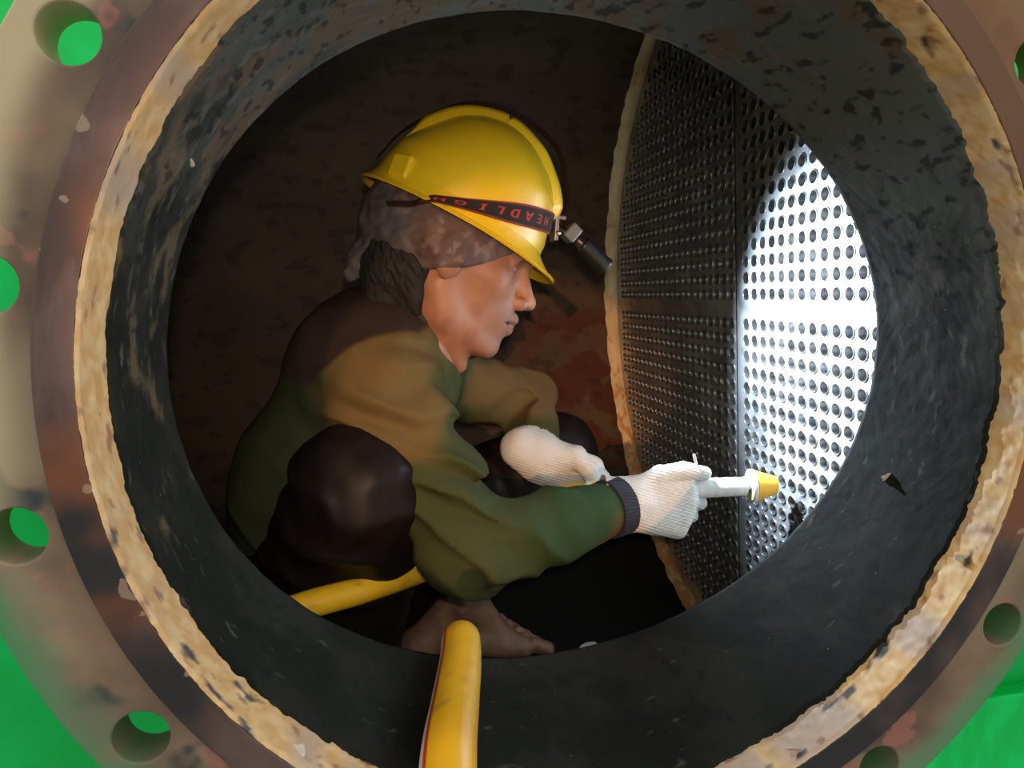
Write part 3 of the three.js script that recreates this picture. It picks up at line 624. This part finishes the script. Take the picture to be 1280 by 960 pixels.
// trousers -------------------------------------------------------------
{
  const hemL = J.knL.clone().lerp(J.anL, 0.56);
  const f0 = field([
    cap(V(-0.25, -0.37, 0.05), V(-0.24, -0.38, -0.09), 0.132, 0.128, 0.05), cap(J.hiR, J.knR, 0.105, 0.078, 0.05), cap(J.knR, J.anR.clone().lerp(J.knR, 0.1), 0.076, 0.066, 0.03),
    cap(J.hiL, J.knL, 0.10, 0.074, 0.05), cap(J.knL, hemL, 0.072, 0.062, 0.03),
  ]);
  const f = (x, y, z) => {
    const d = f0(x, y, z); if (Math.abs(d) > 0.02) return d;
    return d - 0.005 * nz(x * 14, y * 12, z * 14) - 0.002 * nz(x * 40, y * 30, z * 40) - foldAt(x, y, z, V(-0.19, -0.24, 0.2), V(0.5, 0.8, 0.1), 100, 0.18, 0.008) - foldAt(x, y, z, V(0.14, -0.28, -0.17), V(0.8, 0.5, 0.1), 110, 0.12, 0.006);
  };
  mesh('trousers', nets(f, [-0.42, -0.6, -0.33], [0.3, -0.02, 0.33], 0.0058), std({ color: rgb(0.011, 0.0072, 0.0068), roughness: 0.5, specularIntensity: 0.3 }), man, 'black trousers with a dull brown shine over the knee');
}
// gloves ---------------------------------------------------------------
function glove(prims, wrist, d, cuffLen, lo, hi, label, back = d) {
  const dd = back.clone().normalize(), c0 = wrist.clone().addScaledVector(dd, -cuffLen);
  const f0 = field([...prims, cap(c0, wrist, 0.0375, 0.031, 0.02)]);
  const f = (x, y, z) => { const q = f0(x, y, z); if (Math.abs(q) > 0.012) return q; return Math.max(q - 0.0011 * nz(x * 50, y * 50, z * 50) - 0.00055 * Math.sin((x * 0.35 + y * 0.9 - z * 0.2) * 1500 + 3 * nz(x * 20, y * 20, z * 20)), -((x - c0.x) * dd.x + (y - c0.y) * dd.y + (z - c0.z) * dd.z)); };
  return mesh('glove', nets(f, lo, hi, 0.0021), gloveMat, man, label);
}
const gloveMat = std({ color: rgb(0.6, 0.6, 0.6), roughness: 0.95, specularIntensity: 0.3 });
glove(handR, J.wrR, HR_D, 0.034, [0.15, -0.36, 0.03], [0.35, -0.18, 0.22], 'white knitted glove on the hand holding the air gun');
glove(handL, J.wrL, HL_D, 0.035, [0.03, -0.36, -0.18], [0.25, -0.14, 0.05], 'white knitted glove on the hand holding the hose', J.wrL.clone().sub(J.elL));
mesh('loose_thread', tube([V(0.306, -0.215, 0.142), V(0.303, -0.207, 0.144), V(0.299, -0.193, 0.146)], 0.0021, 8, 6), gloveMat, man, 'loose white finger tip standing up from the glove');

// ------------------------------------------------------------------ helmet
const KP = 31 * Math.PI / 180;
const hat = thing('hard_hat', 'yellow plastic hard hat with a raised crown ridge on the man\'s head', 'helmet');
hat.position.set(-0.006, 0.13, 0.08); hat.rotation.z = -KP;
const hatMat = std({ color: rgb(0.78, 0.50, 0.012), roughness: 0.4, clearcoat: 1, clearcoatRoughness: 0.24 });
const outl = [[0.016, -0.137, 0.112], [0.04, -0.133, 0.111], [0.066, -0.126, 0.104], [0.09, -0.111, 0.099], [0.112, -0.094, 0.084], [0.130, -0.078, 0.064], [0.145, -0.056, 0.043], [0.155, -0.028, 0.012], [0.158, -0.012, -0.012]];
const prof = (h) => { let i = 0; while (i < outl.length - 2 && h > outl[i + 1][0]) i++; const t = clamp((h - outl[i][0]) / (outl[i + 1][0] - outl[i][0]), 0, 1); return [lerp(outl[i][1], outl[i + 1][1], t), lerp(outl[i][2], outl[i + 1][2], t)]; };
const halfW = (h) => 0.112 * Math.pow(Math.max(0, 1 - Math.pow(clamp(h / 0.158), 2.5)), 0.5);
const domeAt = (a, h, off = 0) => { const [b, f] = prof(h), c = (b + f) / 2, l = (f - b) / 2, w = halfW(h); return [c + (l + off) * Math.cos(a), h, (w + off) * Math.sin(a)]; };
{
  const H = (v) => 0.158 * Math.sin(lerp(0.1, Math.PI / 2, v));
  const out = grid(120, 44, (u, v) => domeAt(u * 2 * Math.PI, H(v)), null, true), inn = grid(120, 44, (u, v) => domeAt(u * 2 * Math.PI, H(v) * 0.985, -0.0028 * (1 - v)), null, true);
  mesh('shell', merge([out, inn]), hatMat, hat);
  // brim: skirt flaring out to a short peak in front
  const rim = (a) => { const c = Math.cos(a), s = Math.sin(a), pk = Math.pow(Math.max(0, c), 1.6); return [(c > 0 ? 0.117 + 0.028 * pk : 0.147) * c, 0.004 - 0.002 * pk, 0.120 * s * (1 - 0.06 * pk)]; };
  const brim = (off) => grid(120, 10, (u, v) => { const a = u * 2 * Math.PI, p = domeAt(a, 0.024, off), q = rim(a), t = v, e = t * t; return [lerp(p[0], q[0], lerp(t, e, 0.35)), lerp(p[1], q[1] + off, t), lerp(p[2], q[2], lerp(t, e, 0.35))]; }, null, true);
  const lip = grid(120, 6, (u, v) => { const a = u * 2 * Math.PI, q = rim(a), b = v * Math.PI * 2; return [q[0] + 0.0022 * Math.cos(b) * Math.cos(a), q[1] + 0.0022 * Math.sin(b), q[2] + 0.0022 * Math.cos(b) * Math.sin(a)]; }, null, true);
  mesh('brim', merge([brim(0), brim(-0.003), lip]), hatMat, hat, 'yellow brim with a short front peak');
  // crown ridge
  const ridge = grid(60, 26, (u, v) => {
    const s = lerp(-1, 1, v), path = lerp(0.02, 0.985, u), N = outl.length;
    // walk the side outline from back to front over the top
    const pts = [...outl.slice(2).map((o) => [o[1], o[0]]), ...outl.slice(2).reverse().map((o) => [o[2], o[0]])];
    const q = path * (pts.length - 1), i = Math.min(pts.length - 2, Math.floor(q)), t = q - i, p0 = pts[Math.max(0, i - 1)], p1 = pts[i], p2 = pts[i + 1], p3 = pts[Math.min(pts.length - 1, i + 2)];
    const cr = (k) => 0.5 * (2 * p1[k] + (p2[k] - p0[k]) * t + (2 * p0[k] - 5 * p1[k] + 4 * p2[k] - p3[k]) * t * t + (3 * p1[k] - p0[k] - 3 * p2[k] + p3[k]) * t * t * t);
    const x = cr(0), h = cr(1), tx = p2[0] - p1[0], th = p2[1] - p1[1], tl = vlen(tx, th) || 1, nx = -th / tl, nh = tx / tl;
    const ends = sstep(0, 0.12, u) * sstep(1, 0.93, u), up = 0.013 * ends * (1 - Math.pow(Math.abs(s), 5)), w = 0.034 * lerp(0.5, 1, ends);
    const drop = 0.5 * (s * w) * (s * w) / 0.105 + (Math.abs(s) > 0.86 ? 0.003 : 0);
    return [x + nx * (up - drop), h + nh * (up - drop), s * w];
  });
  mesh('ridge', ridge, hatMat, hat, 'raised ridge over the crown');
  const slot = new RoundedBoxGeometry(0.03, 0.03, 0.012, 3, 0.004);
  for (const s of [-1, 1]) { const m = mesh('accessory_slot', slot, hatMat, hat); const p = domeAt(Math.PI - 0.72, 0.026); m.position.set(p[0], 0.028, s * (p[2] + 0.001)); m.rotation.set(-s * 0.05, s * -0.72, 0.12 * s); }
}

// ------------------------------------------------------------------ headlamp worn over the helmet
const lamp = thing('headlamp', 'black headlamp on a dark elastic strap around the yellow hard hat', 'headlamp');
{
  const cv = document.createElement('canvas'); cv.width = 1024; cv.height = 64;
  const c = cv.getContext('2d'); c.fillStyle = '#1d1210'; c.fillRect(0, 0, 1024, 64); c.fillStyle = '#7a2a18'; c.fillRect(0, 0, 1024, 6); c.fillRect(0, 58, 1024, 6);
  c.fillStyle = '#a0341f'; c.font = 'bold 36px sans-serif'; c.textBaseline = 'middle'; c.textAlign = 'left';
  c.fillText('T', 44, 33); 'HEADLIGHT'.split('').forEach((ch, i) => { c.fillText(ch, 100 + i * 35, 33); c.fillText(ch, 560 + i * 35, 33); });
  const tx = new THREE.CanvasTexture(cv); tx.colorSpace = THREE.SRGBColorSpace;
  const strapMat = std({ map: tx, roughness: 0.85 });
  // side strap: level band, low over the brim in front and slipping under the rim behind
  const sp = (u, v) => {
    const t = u * Math.PI * 2, ca = Math.cos(t), sa = Math.sin(t), along = lerp(-0.13, 0.106, 0.5 + 0.5 * ca);
    const wid = lerp(0.010, 0.029, sstep(-0.06, 0.06, along)), h = 0.031 + 0.40 * (along - 0.012) + (v - 0.5) * wid;
    let p;
    if (h > 0.024) p = domeAt(t, h, 0.0022);
    else { const q = domeAt(t, 0.024, 0.0022), k = clamp((0.024 - h) / 0.02), flare = 0.007 * k; p = [q[0] + flare * ca, h, q[2] + flare * sa]; }
    const under = sstep(-0.045, -0.08, along); 
    const inr = [-0.012 + 0.112 * ca, h - 0.004, 0.101 * sa];
    return [lerp(p[0], inr[0], under), lerp(p[1], inr[1], under), lerp(p[2], inr[2], under)];
  };
  const outer = grid(200, 6, sp, (u, v) => [(u <= 0.5 ? u : 1 - u) * 2 * 0.335 / 0.56, 1 - v]);
  const band = outer.clone(), p = band.attributes.position, n = band.attributes.normal;
  for (let i = 0; i < p.count; i++) p.setXYZ(i, p.getX(i) - n.getX(i) * 0.0012, p.getY(i) - n.getY(i) * 0.0012, p.getZ(i) - n.getZ(i) * 0.0012);
  const inv = new THREE.Matrix4().makeRotationZ(-KP).setPosition(hat.position);
  const strap = merge([outer, band]); strap.applyMatrix4(inv); mesh('strap', strap, strapMat, lamp, 'dark brown strap with orange edges and upside down HEADLIGHT lettering');
  const tops = [[0.121, 0.07], [0.116, 0.095], [0.100, 0.125], [0.067, 0.161], [0.03, 0.174], [-0.02, 0.1745], [-0.068, 0.157], [-0.105, 0.117], [-0.13, 0.075], [-0.142, 0.03]];
  const tc = new THREE.CatmullRomCurve3(tops.map(([a, h]) => V(a, h, 0)));
  const ts = grid(60, 4, (u, v) => { const q = tc.getPoint(u), w = lerp(-0.024, 0.002, v); return [q.x + 0.006 * (1 - u), q.y + 0.0065, w]; }, (u, v) => [0.95 + u * 0.04, v * 0.1]);
  ts.applyMatrix4(inv); mesh('top_strap', ts, std({ color: rgb(0.045, 0.014, 0.01), roughness: 0.85 }), lamp, 'narrow dark red strap over the crown');
  const grey = std({ color: rgb(0.2, 0.18, 0.18), roughness: 0.35, metalness: 0.4 }), black = std({ color: rgb(0.012, 0.011, 0.011), roughness: 0.3 }), chrome = std({ color: rgb(0.7, 0.68, 0.64), roughness: 0.2, metalness: 1 });
  const br = mesh('bracket', merge([new RoundedBoxGeometry(0.006, 0.036, 0.03, 3, 0.002), new RoundedBoxGeometry(0.014, 0.006, 0.026, 3, 0.002).translate(0.006, 0.014, 0)]), grey, lamp, 'grey bracket holding the lamp to the strap'); br.position.set(0.1275, 0.132, 0.08); br.rotation.z = -0.12;
  const kn = mesh('hinge_screw', new THREE.SphereGeometry(0.0036, 16, 12), chrome, lamp); kn.position.set(0.1285, 0.124, 0.098);
  const ax = V(0.040, -0.040, -0.004).normalize(), qt = new THREE.Quaternion().setFromUnitVectors(V(1, 0, 0), ax);
  const Bp = V(0.151, 0.1245, 0.08);
  const arm = mesh('hinge', new THREE.CylinderGeometry(0.006, 0.006, 0.024, 18), black, lamp); arm.position.set(0.137, 0.129, 0.08); arm.rotation.z = 1.1;
  const blk = mesh('lamp_body', new RoundedBoxGeometry(0.018, 0.024, 0.026, 4, 0.003), std({ color: rgb(0.2, 0.19, 0.2), roughness: 0.3, metalness: 0.5 }), lamp, 'grey square housing of the headlamp'); blk.position.copy(Bp); blk.quaternion.copy(qt);
  const L = (a) => Bp.clone().addScaledVector(ax, a);
  const lat = new THREE.LatheGeometry([[0, 0.0], [0.008, 0.0], [0.0085, 0.010], [0.0095, 0.0105], [0.0095, 0.015], [0.0125, 0.0155], [0.0135, 0.018], [0.0135, 0.058], [0.0145, 0.059], [0.0145, 0.064], [0.0128, 0.064], [0.0122, 0.060], [0.0, 0.056]].map(([r, h]) => new THREE.Vector2(r, h)), 40); lat.rotateZ(-Math.PI / 2);
  const bar = mesh('barrel', lat, black, lamp, 'black cylindrical torch barrel pointing at the tube plate'); bar.position.copy(L(0.007)); bar.quaternion.copy(qt);
  const len = new THREE.CylinderGeometry(0.0118, 0.0118, 0.001, 32); len.rotateZ(-Math.PI / 2);
  const le = mesh('lens', len, std({ color: rgb(0.9, 0.95, 1), emissive: rgb(0.75, 0.87, 1), emissiveIntensity: 3 }), bar, 'glowing cool white lens'); le.position.set(0.062, 0, 0);
  const s = new THREE.SpotLight(new THREE.Color(0.70, 0.85, 1.0), 9, 0, 1.03, 1.0, 2);
  s.position.copy(L(0.073)); s.target.position.set(0.446, -0.055, 0.28); s.castShadow = true; s.shadow.radius = 0.6;
  lamp.add(s, s.target);
}

// ------------------------------------------------------------------ air hose, air gun and flakes
const hosePts = [V(-0.12, -1.18, 1.0), V(-0.12, -0.7, 0.98), V(-0.12, -0.45, 0.93), V(-0.118, -0.31, 0.865), V(-0.114, -0.236, 0.785), V(-0.104, -0.2145, 0.70), V(-0.092, -0.2245, 0.62), V(-0.081, -0.2335, 0.55), V(-0.075, -0.2425, 0.497), V(-0.072, -0.282, 0.452), V(-0.085, -0.345, 0.42), V(-0.15, -0.415, 0.38), V(-0.27, -0.43, 0.33), V(-0.36, -0.37, 0.31), V(-0.32, -0.318, 0.295), V(-0.247, -0.294, 0.275), V(-0.165, -0.298, 0.228), V(-0.058, -0.326, 0.095), V(0.055, -0.320, 0.012), V(0.15, -0.284, -0.022), V(0.205, -0.270, 0.03), V(0.245, -0.252, 0.10), V(0.272, -0.247, 0.123)];
{
  const hose = thing('air_hose', 'yellow rubber air hose looping over the rim and up to the gloves', 'hose');
  const curve = new THREE.CatmullRomCurve3(hosePts, false, 'centripetal'), g = new THREE.TubeGeometry(curve, 320, 0.0163, 20);
  paint(g, (x, y, z) => { const n = fbm(x * 25, y * 25, z * 25, 4), m = fbm(x * 60, y * 60, z * 60, 3); let c = mix3([0.80, 0.43, 0.012], [0.86, 0.49, 0.02], sstep(-0.2, 0.2, n)); return mix3(c, [0.35, 0.2, 0.03], sstep(0.24, 0.4, m) * 0.6); });
  mesh('tube', g, std({ vertexColors: true, roughness: 0.4 }), hose);
  // red and white stripes printed along the hose: thin strips lying on it
  const fr = curve.computeFrenetFrames(320, false);
  const stripe = (o0, o1, name, col, label) => {
    const gg = grid(320, 3, (u, v) => {
      const i = Math.round(u * 320), p = curve.getPointAt(u), T = fr.tangents[i];
      let side = V(0, 1, 0).cross(T); if (side.lengthSq() < 0.02) side = V(1, 0, 0); side.normalize(); const up = T.clone().cross(side).normalize();
      const a = lerp(o0, o1, v); const q = p.addScaledVector(side, Math.cos(a) * 0.0166).addScaledVector(up, Math.sin(a) * 0.0166); return [q.x, q.y, q.z];
    });
    mesh(name, gg, std({ color: col, roughness: 0.45 }), hose, label);
  };
  const A = Math.PI * 0 ;
  stripe(A + 0.62, A + 0.80, 'red_stripe', rgb(0.5, 0.05, 0.02), 'thin red line along the hose'); stripe(A + 0.05, A + 0.62, 'white_stripe', rgb(0.6, 0.58, 0.52), 'white stripe along the hose');
}
{
  const gun = thing('air_gun', 'white taped air gun pipe with a yellow cone tip in the right glove', 'air gun');
  const P0 = V(0.268, -0.2475, 0.122), P1 = V(0.378, -0.248, 0.145), ax = P1.clone().sub(P0).normalize(), len = P1.distanceTo(P0);
  const pr = []; for (let i = 0; i <= 40; i++) { const t = i / 40; pr.push(new THREE.Vector2(0.0150 - 0.0016 * t + 0.0003 * Math.sin(i * 1.3), t * len)); }
  const q = new THREE.Quaternion().setFromUnitVectors(V(0, 1, 0), ax);
  const pm = mesh('taped_pipe', new THREE.LatheGeometry(pr, 28), std({ color: rgb(0.62, 0.64, 0.66), roughness: 0.4 }), gun, 'pipe wrapped in white tape'); pm.position.copy(P0); pm.quaternion.copy(q);
  const at = (m, d) => { m.position.copy(P1).addScaledVector(ax, d); m.quaternion.copy(q); return m; };
  at(mesh('collar', new THREE.LatheGeometry([[0.006, -0.006], [0.0095, -0.005], [0.0095, 0.012], [0.006, 0.012]].map(([r, h]) => new THREE.Vector2(r, h)), 28), std({ color: rgb(0.3, 0.3, 0.31), roughness: 0.3, metalness: 0.8 }), gun, 'grey metal ferrule'), 0);
  at(mesh('guard', new THREE.LatheGeometry([[0.008, 0.006], [0.021, 0.004], [0.0245, 0.006], [0.0245, 0.011], [0.022, 0.0125], [0.008, 0.012]].map(([r, h]) => new THREE.Vector2(r, h)), 36), std({ color: rgb(0.72, 0.68, 0.5), roughness: 0.5 }), gun, 'pale plastic ring at the foot of the tip'), 0);
  at(mesh('tip', new THREE.LatheGeometry([[0.004, 0.0115], [0.0225, 0.0118], [0.0225, 0.0135], [0.0130, 0.042], [0.0122, 0.0435], [0.006, 0.0438], [0.0055, 0.03]].map(([r, h]) => new THREE.Vector2(r, h)), 36), std({ color: rgb(0.80, 0.42, 0.02), roughness: 0.4 }), gun, 'yellow plastic cone tip'), 0);
}
{
  const fm = std({ color: rgb(0.6, 0.66, 0.63), roughness: 0.6 });
  const flake = (name, label, x, y, z, a, b, rot, tilt) => {
    const s = new THREE.Shape(); s.moveTo(-a, 0); s.quadraticCurveTo(-a * 0.3, b * 1.5, a * 0.7, b * 0.8); s.quadraticCurveTo(a * 1.1, b * 0.2, a * 0.6, -b * 0.3); s.lineTo(-a * 0.5, -b * 0.4); s.closePath();
    const g = new THREE.ExtrudeGeometry(s, { depth: 0.0012, bevelEnabled: true, bevelSize: 0.0004, bevelThickness: 0.0004, bevelSegments: 1 }); g.rotateX(-Math.PI / 2);
    const m = mesh(name, g, fm); m.position.set(x, y, z); m.rotation.set(tilt, rot, 0); m.userData = { label, category: 'flake' }; return m;
  };
  flake('paint_flake', 'small pale flake lying right of the toes on the dark bottom', 0.203, -0.5905, -0.1, 0.018, 0.0085, 0.1, 0.17);
}
renderer.render(scene, camera);
